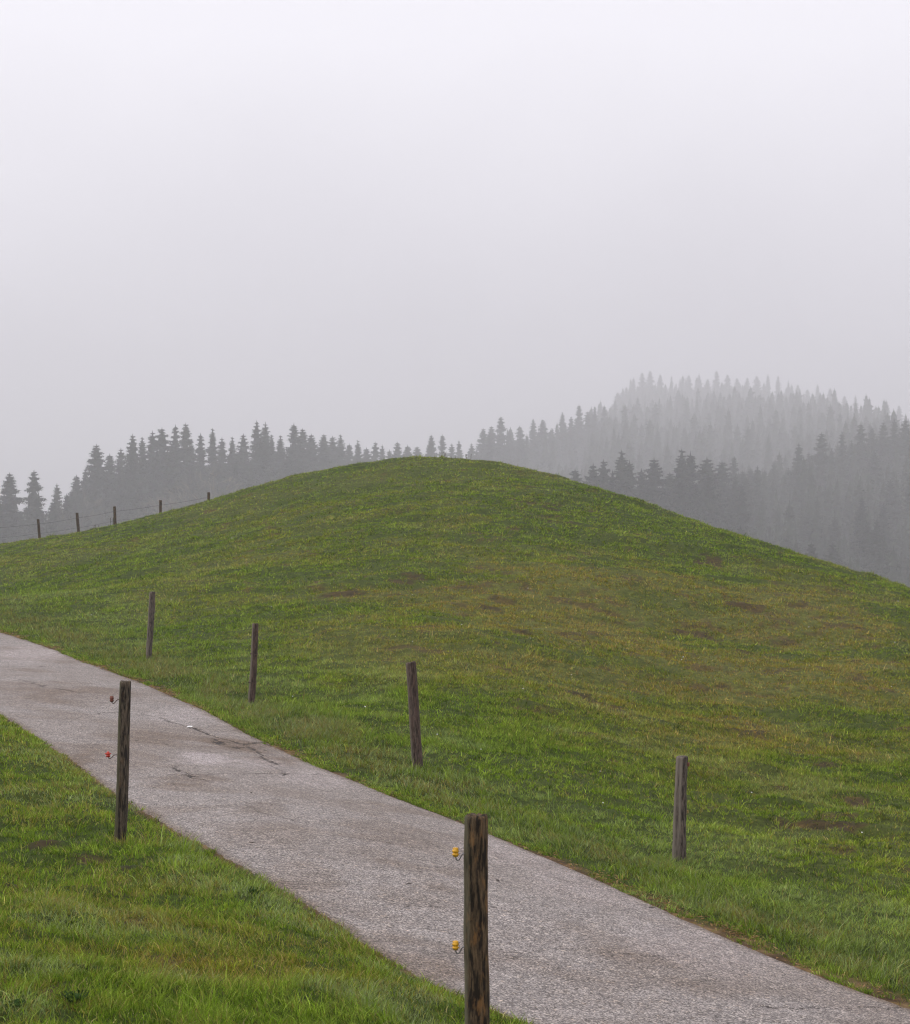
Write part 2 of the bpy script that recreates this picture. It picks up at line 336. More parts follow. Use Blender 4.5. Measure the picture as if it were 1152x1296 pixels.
wx = RX+(fbm(RX, RY, .22, 63, 4, .6)-.5)*.26; wy = RY+(fbm(RX, RY, .22, 69, 4, .6)-.5)*.26
def pix(us): return np.array([hit(u, v) for u, v in us])
def line(pts, w, a):
    global crack
    P = pix(pts); w = w*1.35; d = edge_dist(P, wx, wy)
    crack = np.maximum(crack, a*(1-sm(d, w*.4, w))*(0.35+.65*sm(fbm(RX, RY, .3, 71), .35, .5)))
for pts, w, a in [([(243,922),(265,930),(285,937),(305,942),(335,940)], .030, 1), ([(270,936),(285,946),(300,948),(315,944)], .03, .9), ([(305,942),(320,950),(350,972),(365,985)], .02, .8),
                  ([(215,970),(226,977),(240,985),(262,992)], .02, .9), ([(200,983),(300,982),(420,982)], .013, .75), ([(0,846),(60,845),(130,847)], .024, .8),
                  ([(122,905),(150,903),(200,909),(245,925)], .02, .6), ([(180,1020),(260,1022),(330,1021),(420,1030)], .011, .6), ([(300,1020),(350,1035),(400,1048)], .012, .4), ([(510,1150),(560,1153),(620,1152)], .012, .5),
                  ([(640,1208),(720,1205),(860,1215)], .010, .35), ([(960,1278),(1060,1279),(1150,1276)], .008, .6), ([(100,940),(180,940),(260,955)], .016, .35), ([(420,1060),(520,1075),(600,1078)], .010, .3),
                  ([(20,860),(60,872),(110,880)], .03, .5), ([(330,930),(345,925),(330,950)], .02, .5)]: line(pts, w, a)
def blob(u, v, ru, rd, a, dst):
    x, y = hit(u, v); q = np.hypot((wx-x)/ru, (wy-y)/rd)
    np.maximum(dst, a*(1-sm(q+(fbm(RX, RY, .5, 73)-.5)*.9, .35, 1.1)), out=dst)
for b_ in [(295,945,.5,.9,.85),(345,965,.35,.7,.55),(250,985,.35,.5,.55),(100,880,.8,1.8,.5),(50,870,1.2,1.5,.4),(240,1000,.4,.4,.4),(200,935,.7,1.0,.3),(340,1025,.3,.6,.4),(365,1005,.4,.6,.25),(530,1140,.4,.5,.35),(420,1080,.6,.7,.25),(560,1130,.3,.5,.35),
           (470,1195,.5,.5,.35),(380,1110,.3,.8,.4),(545,1225,.4,.5,.5),(100,960,.2,1.2,.45),(640,1215,.9,.5,.2),(820,1225,.8,.7,.25)]: blob(*b_, damp)
for b_ in [(255,962,.35,.7,.8),(400,985,.5,1.3,.35),(60,825,.9,3.5,.55),(330,970,.4,.8,.4),(640,1075,.5,1.2,.35),(900,1200,.7,1.2,.3),(230,905,.4,1.6,.35),(740,1120,.5,1.2,.3)]: blob(*b_, pale)
crack = np.maximum(crack, .75*sm(damp, .5, .8)*(1-sm(np.abs(fbm(RX, RY, .22, 75, 3)-.5), .004, .02)))
rc = lerp(L(.272,.256,.246)+0*RX[..., None], L(.165,.130,.102), np.clip(damp*1.0+.42*sm(fbm(RX, RY, .8, 77), .44, .70)+.25*(sm(fbm(RX, RY, 2.8, 76), .45, .6)-.3), 0, 1)); rc = lerp(rc, L(.40,.375,.38), pale)
rc = lerp(rc, L(.15,.115,.085), .8*(1-sm(edge+(fbm(RX, RY, .3, 78)-.5)*.15, .02, .16)))
rc = rc*(.80+.40*fbm(RX, RY, .06, 79, 3))[..., None]
rc = lerp(rc, L(.03,.024,.02), np.clip(crack*1.3, 0, 1)); RZ -= .012*crack
road = mesh_obj('road', np.stack([RX, RY, RZ], -1).reshape(-1, 3), grid_faces(NS, NT), np.full((NS-1)*(NT-1), 4), mr, col=rc.reshape(-1, 3), smooth=True)
tag(road, kind='structure')

# ------------------------------------------------------------ grass
def normals_out(P):
    T = np.gradient(P, axis=0); Nn = np.c_[-T[:, 1], T[:, 0]]/np.hypot(*T.T)[:, None]
    q = P[80:81]+Nn[80:81]*.3
    return -Nn if bil(SD, q[:, 0], q[:, 1])[0] < 0 else Nn
fd_n, nd_n = normals_out(fe), normals_out(ne)
def sward(x, y, n1, n2, n3, hill, Yl, verge, bare, ed, side, tone):
    """colours of n blades; tone 0..1 is how dark or pale the tuft each belongs to is"""
    n = len(x); r = rng.random(n); v = np.clip(tone*.75+.35*rng.random(n)-.05, 0, 1)
    base = lerp(DEEP+0*x[:, None], MID, sm(v, .0, .6)); base = lerp(base, LITE, np.maximum(sm(v, .5, 1.05)*np.where(r < .75, .8, .25), (r > .93)*.7))
    bl = sm(n1*.55+vnoise(x, y, .7, 57)*.45, .50, .66)*.6*(r < .75)*(.4+.6*tone); bl = np.maximum(bl, verge*.75*(rng.random(n) < .25+.5*sm(n2, .4, .65))); bl = np.maximum(bl, (side < 0)*sm(vnoise(x, y, .5, 58), .62, .8)*.7*(r < .6)); base = lerp(base, BLUE, bl)
    isst = rng.random(n) < np.clip(.05+.50*Yl+.38*verge*sm(n2, .38, .6)+.05*(side < 0)+.5*ed+.3*bare+.20*(side < 0)*sm(n2, .40, .64), 0, .85)
    st = lerp(BROWN+0*x[:, None], STRAW, np.clip(rng.beta(1.2, 2.4, n)*(1.1-.5*ed-.7*bare), 0, 1)); st = lerp(st, L(.25,.23,.035)+0*st, .75*(rng.random(n) < .65)*(1-ed))
    base[isst] = st[isst]
    og = np.clip(Yl*.7, 0, .45); base = lerp(base, base@np.array([[1.08,.0,.0],[.30,.78,.02],[0,.1,.8]]), og)
    return base*np.exp(rng.normal(0, .30, n))[:, None]*(1-.22*verge)[:, None]
def build(x, y, zb, h, w, az, ld, lean, base, segs, dark=.55):
    n = len(x); dirx, diry = np.cos(ld), np.sin(ld); wxx, wyy = np.cos(az)*w/2, np.sin(az)*w/2
    P = [(0, 1.0)] + [(j/segs, (1-j/segs)**.6) for j in range(1, segs)]
    q = np.clip(lean/h, 0, 1.2); vs = []
    for tt, ww in P:
        cx = x+dirx*lean*tt**1.8; cy = y+diry*lean*tt**1.8; cz = zb+h*(tt-.28*tt*tt*q)
        vs += [np.c_[cx-wxx*ww, cy-wyy*ww, cz], np.c_[cx+wxx*ww, cy+wyy*ww, cz]]
    vs.append(np.c_[x+dirx*lean, y+diry*lean, zb+h*(1-.28*q)])
    V = np.stack(vs, 1); m = V.shape[1]; o = (np.arange(n)*m)[:, None]; fl = []; sz = []
    for j in range(segs-1): fl.append(o+np.array([2*j, 2*j+1, 2*j+3, 2*j+2])); sz.append(4)
    fl.append(o+np.array([2*segs-2, 2*segs-1, 2*segs])); sz.append(3)
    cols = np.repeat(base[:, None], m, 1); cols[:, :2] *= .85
    return V.reshape(-1, 3), np.concatenate(fl, 1).ravel(), np.tile(sz, n), cols.reshape(-1, 3)
def spots(n, dlo, dhi, power, ulo, uhi):
    t = rng.random(n)
    if power == 1: d = dlo*(dhi/dlo)**t
    else: q = 1-power; d = (dlo**q+t*(dhi**q-dlo**q))**(1/q)
    u = rng.uniform(ulo, uhi, n); x = (u-CU)*d/F; y = d
    sd = bil(SD, x, y); side = np.sign(bil(SIDE, x, y)+1e-6); k = sd > -.02
    return x[k], y[k], sd[k], side[k]
def carpet(n, dlo, dhi, power, segs, wk, wmin, ulo=-70, uhi=1222):
    x, y, sd, side = spots(n, dlo, dhi, power, ulo, uhi)
    hill, Yl, n1, n2, n3, bare, ed = fields(x, y, sd, side)
    k = rng.random(len(x)) < (1-.85*ed-.62*bare)*np.clip(.25+1.2*n3*.6+.5*n2, 0, 1)
    x, y, sd, side, hill, Yl, n1, n2, n3, bare, ed = [a[k] for a in (x, y, sd, side, hill, Yl, n1, n2, n3, bare, ed)]; n = len(x)
    verge = np.where(side > 0, sm(sd, .1, .45)*(1-sm(sd+(n1-.5)*1.2, .9, 2.2)), 0)
    h = np.maximum((.028+.022*n3+.02*verge)*(1-.3*ed)*rng.lognormal(0, .3, n), .012); w = np.maximum(wmin, wk*y)*rng.uniform(.6, 1.3, n)
    col = sward(x, y, n1, n2, n3, hill, Yl, verge, bare, ed, side, sm(.5*n3+.5*n2, .3, .7)*.75)
    return build(x, y, bil(Z, x, y)-.006, h, w, rng.uniform(0, 6.28, n), rng.uniform(0, 6.28, n), h*rng.uniform(.2, 1.2, n), col, segs)
def tufts(n, per, dlo, dhi, power, segs, wk, wmin, big=1.0, ulo=-70, uhi=1222):
    x, y, sd, side = spots(n, dlo, dhi, power, ulo, uhi)
    npst = nedge = 0
    if dlo < 10:      # longer grass left standing round the feet of the posts
        for pu, pd in ((151.5,13.4),(318,26.5),(529.5,20.4),(860,17)):
            m_ = 16; an = rng.uniform(0, 6.28, m_); ra = rng.uniform(.06, .20, m_); npst += m_
            x = np.r_[x, (pu-CU)*pd/F+ra*np.cos(an)]; y = np.r_[y, pd+ra*np.sin(an)]; sd = np.r_[sd, np.full(m_, 1.5)]; side = np.r_[side, np.full(m_, 1. if pu > 200 else -1.)]
        for P_, q_, sg in ((fe, fd_n, 1.), (ne, nd_n, -1.)):
            m_ = 3400; i_ = rng.integers(0, len(P_)-1, m_); a_ = rng.random(m_)[:, None]; b_ = P_[i_]*(1-a_)+P_[i_+1]*a_+q_[i_]*(rng.normal(.045, .045, m_)+.10*(vnoise(P_[i_][:, 0], P_[i_][:, 1], .8, 95)-.5))[:, None]
            ok = (b_[:, 1] > 6) & (b_[:, 1] < 50) & (vnoise(b_[:, 0], b_[:, 1], .45, 97) > np.where(sg > 0, .36+.16*(1-sm(b_[:, 1], 11.5, 15)), .45)); b_ = b_[ok]; m_ = len(b_); nedge += m_
            x = np.r_[x, b_[:, 0]]; y = np.r_[y, b_[:, 1]]; sd = np.r_[sd, np.full(m_, .42)]; side = np.r_[side, np.full(m_, sg)]
    isp = np.arange(len(x)) >= len(x)-npst-nedge; ise = np.arange(len(x)) >= len(x)-nedge
    hill, Yl, n1, n2, n3, bare, ed = fields(x, y, sd, side)
    cl = np.where(side > 0, .5*vnoise(x*.45, y, .34, 91)+.5*vnoise(x, y, .45, 93), vnoise(x, y, .23, 92)); cl = np.clip((cl-.5)*1.35+.5, 0, 1)
    k = (rng.random(len(x)) < (1-.85*ed-.62*bare)*np.clip(.15+1.5*sm(cl*.6+n2*.4, .3, .7), 0, 1)) | isp
    x, y, sd, side, hill, Yl, n1, n2, n3, bare, ed, cl = [a[k] for a in (x, y, sd, side, hill, Yl, n1, n2, n3, bare, ed, cl)]; n = len(x)
    verge = np.where(side > 0, sm(sd, .1, .4)*(1-sm(sd+(n1-.5)*1.4, .8, 2.0)), 0); verge = np.maximum(verge, .9*(isp & ~ise)[k]); verge = np.where(ise[k], .25, verge); eg = ise[k]
    size = rng.lognormal(0, .38, n)*np.where(side > 0, .054, .048)*(1+.45*verge)*(1-.45*bare)*(1-.3*ed)*(.75+.5*cl)*big
    size = np.clip(size, .02, .20); size = np.where(eg, np.minimum(size*.85, .06), size)
    rad = size*rng.uniform(.25, .6, n); tone = np.clip(rng.normal(.46, .27, n)+.7*(cl-.5)+.3*(n1-.5)+.12*verge, 0, 1)
    wl = fbm(x, y, 1.7, 55, 2)*12.0
    R_ = lambda a: np.repeat(a, per)
    th = rng.uniform(0, 2*math.pi, n*per); rr = np.sqrt(rng.random(n*per))*R_(rad)
    bx, by = R_(x)+rr*np.cos(th), R_(y)+rr*np.sin(th)
    h = R_(size)*rng.uniform(.45, 1.1, n*per); lean = h*(.15+.75*rr/R_(rad))*rng.uniform(.5, 1.5, n*per)
    ld = th+rng.normal(0, .5, n*per); ld = np.where(rng.random(n*per) < .45, R_(wl)+rng.normal(0, .6, n*per), ld)
    w = np.maximum(wmin, wk*by)*rng.uniform(.6, 1.35, n*per)
    col = sward(bx, by, *[R_(a) for a in (n1, n2, n3, hill, Yl, verge, bare, ed, side, tone)])
    k = bil(SD, bx, by) > np.where(R_(eg), -.12, -.045)
    return build(bx[k], by[k], (bil(Z, bx, by)-.008)[k], h[k], w[k], rng.uniform(0, 6.28, k.sum()), ld[k], lean[k], col[k], segs)
parts = [carpet(450000, 6.0, 30, 1.25, 2, .00046, .0042, -300, 1450), carpet(540000, 22, 88, .6, 1, .00042, .006, -200, 1360),
         tufts(54000, 15, 6.0, 30, 1.25, 2, .00046, .0042, 1.0, -300, 1450), tufts(142000, 7, 22, 62, .7, 1, .00044, .006, 1.1, -200, 1360), tufts(46000, 7, 45, 88, .2, 1, .00042, .006, 1.2, -180, 1340)]
off = 0; VV = []; FF = []; SS = []; CC = []
for V, f_, s1, c_ in parts: VV.append(V); FF.append(f_+off); SS.append(s1); CC.append(c_); off += len(V)
gr = mesh_obj('grass', np.concatenate(VV), np.concatenate(FF), np.concatenate(SS), mb, col=np.concatenate(CC))
tag(gr, 'uneven green and straw coloured pasture grass on the hill and verges', 'grass', kind='stuff')
print('blades', len(SS), off)

# dead grass and leaf litter along the lane
def litter(n):
    i = rng.integers(0, len(fe)-1, n); a = rng.random(n); base = fe[i]*(1-a)[:, None]+fe[i+1]*a[:, None]
    T = fe[i+1]-fe[i]; Nn = np.c_[-T[:, 1], T[:, 0]]/np.hypot(*T.T)[:, None]
    if bil(SD, *(fe[80:81]+np.c_[-(fe[81]-fe[80])[1], (fe[81]-fe[80])[0]]).T)[0] < 0: Nn = -Nn
    o_ = rng.normal(.035, .08+0*n, n)+(fbm(base[:, 0], base[:, 1], .9, 81)-.5)*.22+.09*(1-sm(base[:, 1], 11, 15))
    p = base+Nn*o_[:, None]; k = (p[:, 1] < 60) & (p[:, 1] > 6) & (rng.random(n) < (.3+.7*(1-sm(p[:, 1], 11, 16)))*sm(vnoise(p[:, 0], p[:, 1], .55, 83)*.7+rng.random(n)*.3, .3, .6)); p = p[k]; n = len(p)
    z = np.maximum(bil(Z, p[:, 0], p[:, 1]), bil(Zs, p[:, 0], p[:, 1])+.008)+rng.uniform(.0, .018, n)
    az = rng.uniform(0, 6.28, n); ln = rng.uniform(.008, .03, n)*np.maximum(1, p[:, 1]/20); w = rng.uniform(.002, .008, n)*np.maximum(1, p[:, 1]/18)
    dx, dy = np.cos(az), np.sin(az)
    V = np.stack([np.c_[p[:, 0]-dx*ln, p[:, 1]-dy*ln, z], np.c_[p[:, 0]+dy*w, p[:, 1]-dx*w, z+.006], np.c_[p[:, 0]+dx*ln, p[:, 1]+dy*ln, z+rng.uniform(-.004, .014, n)], np.c_[p[:, 0]-dy*w, p[:, 1]+dx*w, z+.004]], 1)
    col = lerp(L(.17,.085,.040)+0*p[:, :1], L(.46,.30,.14), rng.beta(1.2, 2.2, n))
    return mesh_obj('leaf_litter', V.reshape(-1, 3), np.arange(4*n), np.full(n, 4), mb, col=np.repeat(col, 4, 0))
tag(litter(26000), 'brown dead grass and leaf litter along the far edge of the lane', 'leaf litter', kind='stuff')

def daisies(n):
    u = rng.uniform(0, 1152, n); v = rng.uniform(620, 1290, n); P_ = []
    for a, b_ in zip(u, v):
        x, y = hit(a, b_)
        if 19 < y < 66: P_.append((x, y))
    P_ = np.array(P_); P_ = P_[bil(SD, P_[:, 0], P_[:, 1]) > .4]; V = []; Fc = []
    for x, y in P_:
        z = ground(x, y)+rng.uniform(.05, .075); r = rng.uniform(.007, .011)*max(1, y/30); o = len(V); V.append((x, y, z+.004))
        for k in range(7): V.append((x+r*math.cos(k*.898), y+r*math.sin(k*.898), z+.3*r*math.sin(k*.898)))
        for k in range(7): Fc += [o, o+1+k, o+1+(k+1) % 7]
    return mesh_obj('daisy_flowers', np.array(V), np.array(Fc), np.full(len(Fc)//3, 3), M_PAPER)
# ------------------------------------------------------------ small mesh helpers
def tube(path, radii, n=8, cap=True):
    P = np.array(path, float); T = np.gradient(P, axis=0); T /= np.linalg.norm(T, axis=1)[:, None]
    V = []; 
    ref = np.array([0, 0, 1.]) if abs(T[0][2]) < .8 else np.array([1., 0, 0])
    for p, t, r in zip(P, T, radii):
        a = np.cross(t, ref); a /= np.linalg.norm(a); b_ = np.cross(t, a)
        for k in range(n):
            an = 2*math.pi*k/n; V.append(p+r*(math.cos(an)*a+math.sin(an)*b_))
    Fc = []
    m = len(P)
    for i in range(m-1):
        for k in range(n): Fc.append((i*n+k, i*n+(k+1) % n, (i+1)*n+(k+1) % n, (i+1)*n+k))
    if cap: Fc.append(tuple(range(n))[::-1]); Fc.append(tuple((m-1)*n+k for k in range(n)))
    return V, Fc
def merge(*ms):
    V = []; Fc = []
    for v, f in ms: o = len(V); V += [tuple(p) for p in v]; Fc += [tuple(i+o for i in q) for q in f]
    return V, Fc
def mk(name, vf, mat, parent=None, smooth=True, loc=(0, 0, 0)):
    me = bpy.data.meshes.new(name); me.from_pydata([tuple(map(float, v)) for v in vf[0]], [], vf[1]); me.update()
    if smooth: me.polygons.foreach_set('use_smooth', np.ones(len(me.polygons), bool))
    me.materials.append(mat); o = bpy.data.objects.new(name, me); o.location = loc; C.objects.link(o)
    if parent: o.parent = parent
    return o
def post_mesh(H, r0, r1, lean, sides=28, seed=0, square=0.0, rough=.05, tilt=0.0, notch=0.0):
    """a split or round stake: irregular outline, worn top, foot below ground"""
    V = []; Fc = []; M = 70; R = np.random.default_rng(seed); ph = R.uniform(0, 6.28, 6)
    zs = list(np.linspace(-.35, H-.012, M))+[H-.004, H]
    for i, z in enumerate(zs):
        t = (z+.35)/(H+.35); r = r0*(1-t)+r1*t
        sh = 1.0 if i < M else (.93 if i == M else .80)
        for k in range(sides):
            a = 2*math.pi*k/sides; c, s = math.cos(a), math.sin(a)
            q = 1.0
            if square > 0: q = 1+square*((1/max(abs(math.cos(a+.35)), abs(math.sin(a+.35))))-1)*.9-square*.06
            q *= 1+rough*(math.sin(2*a+ph[0]+z*1.3)*.6+math.sin(3*a+ph[1]+z*2.1)*.45+math.sin(7*a+ph[2]+z*1.1)*.3)
            q += rough*1.4*(float(vnoise(a*9+40, z*3+seed, 1.0, seed))-.5)
            q += rough*1.2*(float(vnoise(a*22+40, z*9+seed, 1.0, seed+5))-.5)
            g_ = math.cos(a-ph[3]); q -= notch*max(0, g_-.93)*10*(.6+.4*math.sin(z*6))
            rr = r*q*sh; zz = z
            if i >= M-3: zz += tilt*c*r*(i-(M-3))/4+(float(vnoise(a*5+9, seed, 1, 3))-.5)*.012
            V.append((rr*c+lean[0]*z/H+.004*math.sin(z*4+ph[4]), rr*s+lean[1]*z/H+.004*math.sin(z*3+ph[5]), zz))
    m = len(zs)
    for i in range(m-1):
        for k in range(sides): Fc.append((i*sides+k, i*sides+(k+1) % sides, (i+1)*sides+(k+1) % sides, (i+1)*sides+k))
    V.append((lean[0], lean[1], H-.004)); 
    for k in range(sides): Fc.append(((m-1)*sides+k, (m-1)*sides+(k+1) % sides, len(V)-1))
    return V, Fc
def lathe(prof, n=20, ctr=(0, 0, 0)):
    V = []; Fc = []
    for r, z in prof:
        for k in range(n): a = 2*math.pi*k/n; V.append((ctr[0]+r*math.cos(a), ctr[1]+r*math.sin(a), ctr[2]+z))
    for i in range(len(prof)-1):
        for k in range(n): Fc.append((i*n+k, i*n+(k+1) % n, (i+1)*n+(k+1) % n, (i+1)*n+k))
    Fc.append(tuple(range(n))[::-1]); Fc.append(tuple((len(prof)-1)*n+k for k in range(n)))
    return V, Fc
def insulator(parent, px, z, reach, mat, hmat, s=1.0, sgn=-1, star=False, label=None):
    """ribbed plastic insulator on a screwed-in wire hook; px: where the hook leaves the post"""
    cx = px+sgn*reach
    prof = [(.004, -.016), (.009, -.015), (.0095, -.010), (.0125, -.009), (.0125, -.005), (.0095, -.003), (.0095, .001), (.0125, .003), (.0125, .008), (.0095, .010), (.0085, .015), (.005, .018)]
    body = lathe([(r*s, h*s) for r, h in prof], 18, (cx, 0, z))
    ear = []
    for a0 in ((0, 1, 2, 3, 4) if star else (0, 1)):
        an = a0*2*math.pi/5+.3 if star else (math.pi/2+(a0-.5)*.9)
        p0 = np.array([cx, 0, z]); dd = np.array([math.cos(an), -.15, math.sin(an)])
        ear.append(tube([p0+dd*.006*s, p0+dd*.012*s, p0+dd*(.020 if star else .019)*s], [.005*s, .0045*s, .003*s], 8))
    o = mk('insulator', merge(body, *ear), mat, parent)
    if label: o['label'] = label
    h = [(px-sgn*.02, 0, z-.004), (px+sgn*reach*.15, 0, z-.002), (px+sgn*reach*.38, 0, z-.008), (px+sgn*reach*.55, 0, z-.022), (px+sgn*reach*.75, 0, z-.030), (cx-sgn*.002, 0, z-.026), (cx, 0, z-.012)]
    hp = chaikin(h, 2); mk('hook', tube(hp, [.0023*s]*len(hp), 8), hmat, o)
    return o
def put_post(u, v, d, H, r0, r1, ut, mat, label, **k):
    x = (u-CU)*d/F; zb = -(v-CV)*d/F; z = ground(x, d)
    o = mk('fence_post', post_mesh(H, r0, r1, ((ut-u)*d/F, 0), **k), mat, loc=(x, d, z))
    tag(o, label, 'fence post', 'wooden posts beside the lane'); print('post', u, 'wanted base', round(zb, 3), 'got', round(z, 3)); return o
def H_to(u, v_top, d):
    x = (u-CU)*d/F; return -(v_top-CV)*d/F-ground(x, d)

d = 6.9; A_ = put_post(603.5, 1430, d, H_to(603.5, 1031, d), .046, .040, 604.5, W_DARK, 'thick dark weathered post nearest the viewer, with two yellow insulators', seed=11, rough=.085, notch=.010)
Hh = H_to(603.5, 1031, d)
for v, lb in ((1079, 'upper yellow ribbed insulator'), (1197, 'lower yellow ribbed insulator')): insulator(A_, -.040, Hh-(v-1031)*d/F, .037, M_YEL, M_STEEL, 1.0, label=lb)
d = 13.4; B_ = put_post(151.5, 1068, d, H_to(151.5, 862, d), .044, .040, 159.5, W_MOSS, 'dark leaning post in the grass left of the lane, with two red insulators', seed=5, rough=.075)
Hh = H_to(151.5, 862, d)
insulator(B_, -.001, Hh-(885-862)*d/F, .055, M_RUST, M_RUSTY, 1.25, label='rusty brown red insulator near the top'); insulator(B_, -.022, Hh-(955-862)*d/F, .060, M_RED, M_RUSTY, 1.15, star=True, label='bright red star shaped insulator')
put_post(188.5, 835, 32, H_to(188.5, 749, 32), .050, .043, 192.5, W_GREY, 'thin rough post farthest up the lane, leaning slightly right', seed=21, rough=.16, square=.3)
D_ = put_post(318, 893, 26.5, H_to(318, 789, 26.5), .054, .044, 323.5, W_BROWN, 'smooth brown round post with a dark wire band, second up the lane', seed=8, rough=.04)
Hd = H_to(318, 789, 26.5)
for f_, r_ in ((.64, .052), (.30, .056)): mk('wire_band', tube([(5.5*26.5/F*f_+r_*math.cos(a), r_*math.sin(a), Hd*f_+.01*math.sin(a*2)) for a in np.linspace(0, 6.3, 20)], [.006]*20, 6), M_RUSTY, D_)
put_post(529.5, 973, 20.4, H_to(529.5, 838, 20.4), .054, .048, 519.5, W_BROWN, 'squared brown post leaning left beside the lane under the hill', seed=14, rough=.05, square=.8, tilt=.2)
d = 17; F_ = put_post(860, 1090, d, H_to(860, 957, d), .058, .052, 863, W_GREY, 'short weathered grey post with a rough top, rightmost by the lane', seed=33, rough=.12, square=.4, notch=.02)
Hf = H_to(860, 957, d)
insulator(F_, .060, Hf-.075, .020, M_RUST, M_RUSTY, 1.1, 1, label='small faded red insulator near the top'); insulator(F_, .050, Hf-.50, .022, plain('faded_yellow_plastic', (.33, .22, .06), .6), M_RUSTY, .9, 1, label='small faded yellow insulator lower down')

# wire fence on the shoulder of the hill
fx = empty('wire_fence', ((50-CU)*80/F, 80, ground((50-CU)*80/F, 80)))
tag(fx, 'far wire fence of thin dark posts along the left shoulder of the hill', 'fence')
tops = []
for k, (u, vt, ub) in enumerate([(-62,668,-60),(-8,661,-6),(48,657,51),(97.5,649,100),(145,641,146),(203,633,203.5),(264,623,264)]):
    d = 80; x = (ub-CU)*d/F; z = ground(x, d); Hk = -(vt-CV)*d/F-z; ln = (u-ub)*d/F
    o = mk('post', post_mesh(Hk, .065, .058, (ln, 0), 12, seed=50+k, rough=.06), W_DARK, fx); o.location = Vector((x, d, z))-fx.location
    tops.append((x+ln, d, z, Hk))
for hfr, rad in ((.80, .006), (.42, .005)):
    for a, b_ in zip(tops[:-1], tops[1:]):
        p = [(a[0]+(b_[0]-a[0])*t-fx.location[0], -.07, (a[2]+a[3]*hfr)*(1-t)+(b_[2]+b_[3]*hfr)*t-.04*4*t*(1-t)*.6-fx.location[2]) for t in np.linspace(0, 1, 9)]
        mk('wire', tube(p, [rad]*9, 6), M_WIRE, fx)

# ------------------------------------------------------------ small things
def leafquad(L_, W_, bend, n=6):
    V = []; Fc = []
    for i in range(n+1):
        t = i/n; w = W_*math.sin(math.pi*min(1, .08+t*.92))**.7*(1 if t < 1 else .0)
        y = L_*t*math.cos(bend*t); z = L_*t*math.sin(bend)*(1-.55*t)
        V += [(-w/2, y, z+.12*w), (0, y, z-.1*w), (w/2, y, z+.12*w)]
    for i in range(n):
        for k in (0, 1): Fc.append((3*i+k, 3*i+k+1, 3*i+k+4, 3*i+k+3))
    return V, Fc
def rotz(vf, a, o=(0, 0, 0)):
    c, s = math.cos(a), math.sin(a); return [(x*c-y*s+o[0], x*s+y*c+o[1], z+o[2]) for x, y, z in vf[0]], vf[1]
def weed(u, v, n, L_, W_, up, label, seed):
    x, y = hit(u, v); R = np.random.default_rng(seed); ms = []
    for k in range(n): ms.append(rotz(leafquad(L_*R.uniform(.6, 1.1), W_*R.uniform(.7, 1.2), up*R.uniform(.5, 1.3)), k*2.4+R.uniform(-.3, .3)))
    tag(mk('weed', merge(*ms), M_DOCK, loc=(x, y, ground(x, y)-.005)), label, 'weed', 'dark weeds in the near bank')
weed(96, 1285, 30, .13, .011, 1.4, 'large dark green weed clump at the bottom left corner', 1)
weed(20, 1283, 24, .08, .012, 1.1, 'low dark weed left of the larger dark clump', 2)
weed(322, 1140, 34, .12, .008, 1.3, 'dark spiky tuft at the edge of the near grass bank', 3)
x, y = hit(240, 922.5)
zr = float(smooth_h(np.array([x]), np.array([y]))[0])+.022
tag(mk('paper_scrap', ([(-.030,-.04,.0),(.0,-.05,.008),(.032,-.025,.003),(.035,.02,.009),(.006,.04,.004),(-.026,.03,.010),(.003,0,.014)], [(0,1,6),(1,2,6),(2,3,6),(3,4,6),(4,5,6),(5,0,6)]), M_PAPER, loc=(x, y, zr)), 'small white scrap of paper lying at the start of the crack in the lane', 'litter')
for k, (u, v, lb) in enumerate([(318,1007,'small dark leaf on the lane below the dark cracked patch'),(323,1071,'dark dead leaf near the left edge of the lane'),(295,1070,'dark dead leaf closest to the near grass bank edge'),(514,1124,'dark dead leaf on the lane left of the nearest post'),(632,1120,'dark dead leaf on the lane just right of the nearest post'),(829,1153,'tiny dark leaf by the far edge of the lane')]):
    x, y = hit(u, v); z = float(smooth_h(np.array([x]), np.array([y]))[0])+.022
    tag(mk('fallen_leaf', rotz(leafquad(.045+.01*(k % 3), .022, .25), k*1.7), M_LEAF, loc=(x, y, z)), lb, 'leaf', 'fallen leaves on the lane')
def stalk(u, v, d, Hh, n, seed, label):
    x = (u-CU)*d/F; R = np.random.default_rng(seed); ms = []
    for k in range(n):
        a = R.uniform(-.12, .12); b_ = R.uniform(-.3, .3)
        p = [(a+b_*t*t*Hh*.6, 0, Hh*t*R.uniform(.9, 1)) for t in np.linspace(0, 1, 5)]
        ms.append(tube(p, [.008, .007, .006, .009, .012], 6))
        ms.append(rotz(leafquad(.08, .02, .6), R.uniform(0, 6), (p[2][0], 0, p[2][2])))
    tag(mk('weed_stalk', merge(*ms, tube([(-.06, 0, -.01), (0, 0, .012), (.06, 0, -.01)], [.012]*3, 6)), M_STALK, loc=(x, d, ground(x, d))), label, 'weed stalk', 'weed stalks on the crest')
stalk(563, 583, 68.0, .30, 3, 1, 'tallest pair of thin weed stalks on top of the hill')
stalk(592, 584, 67.8, .24, 3, 2, 'short weed stalks on the crest just right of the tallest pair')
stalk(575, 583, 67.9, .16, 2, 3, 'lowest weed stalk on the crest between the two taller bunches')
stalk(140, 668, 71.5, .35, 4, 4, 'dry twiggy weed at the foot of the third wire fence post')
stalk(122, 672, 71.5, .22, 3, 5, 'low dry weed between the second and third wire fence posts')

tag(daisies(80), 'tiny white daisies scattered through the short grass', 'flowers', kind='stuff')
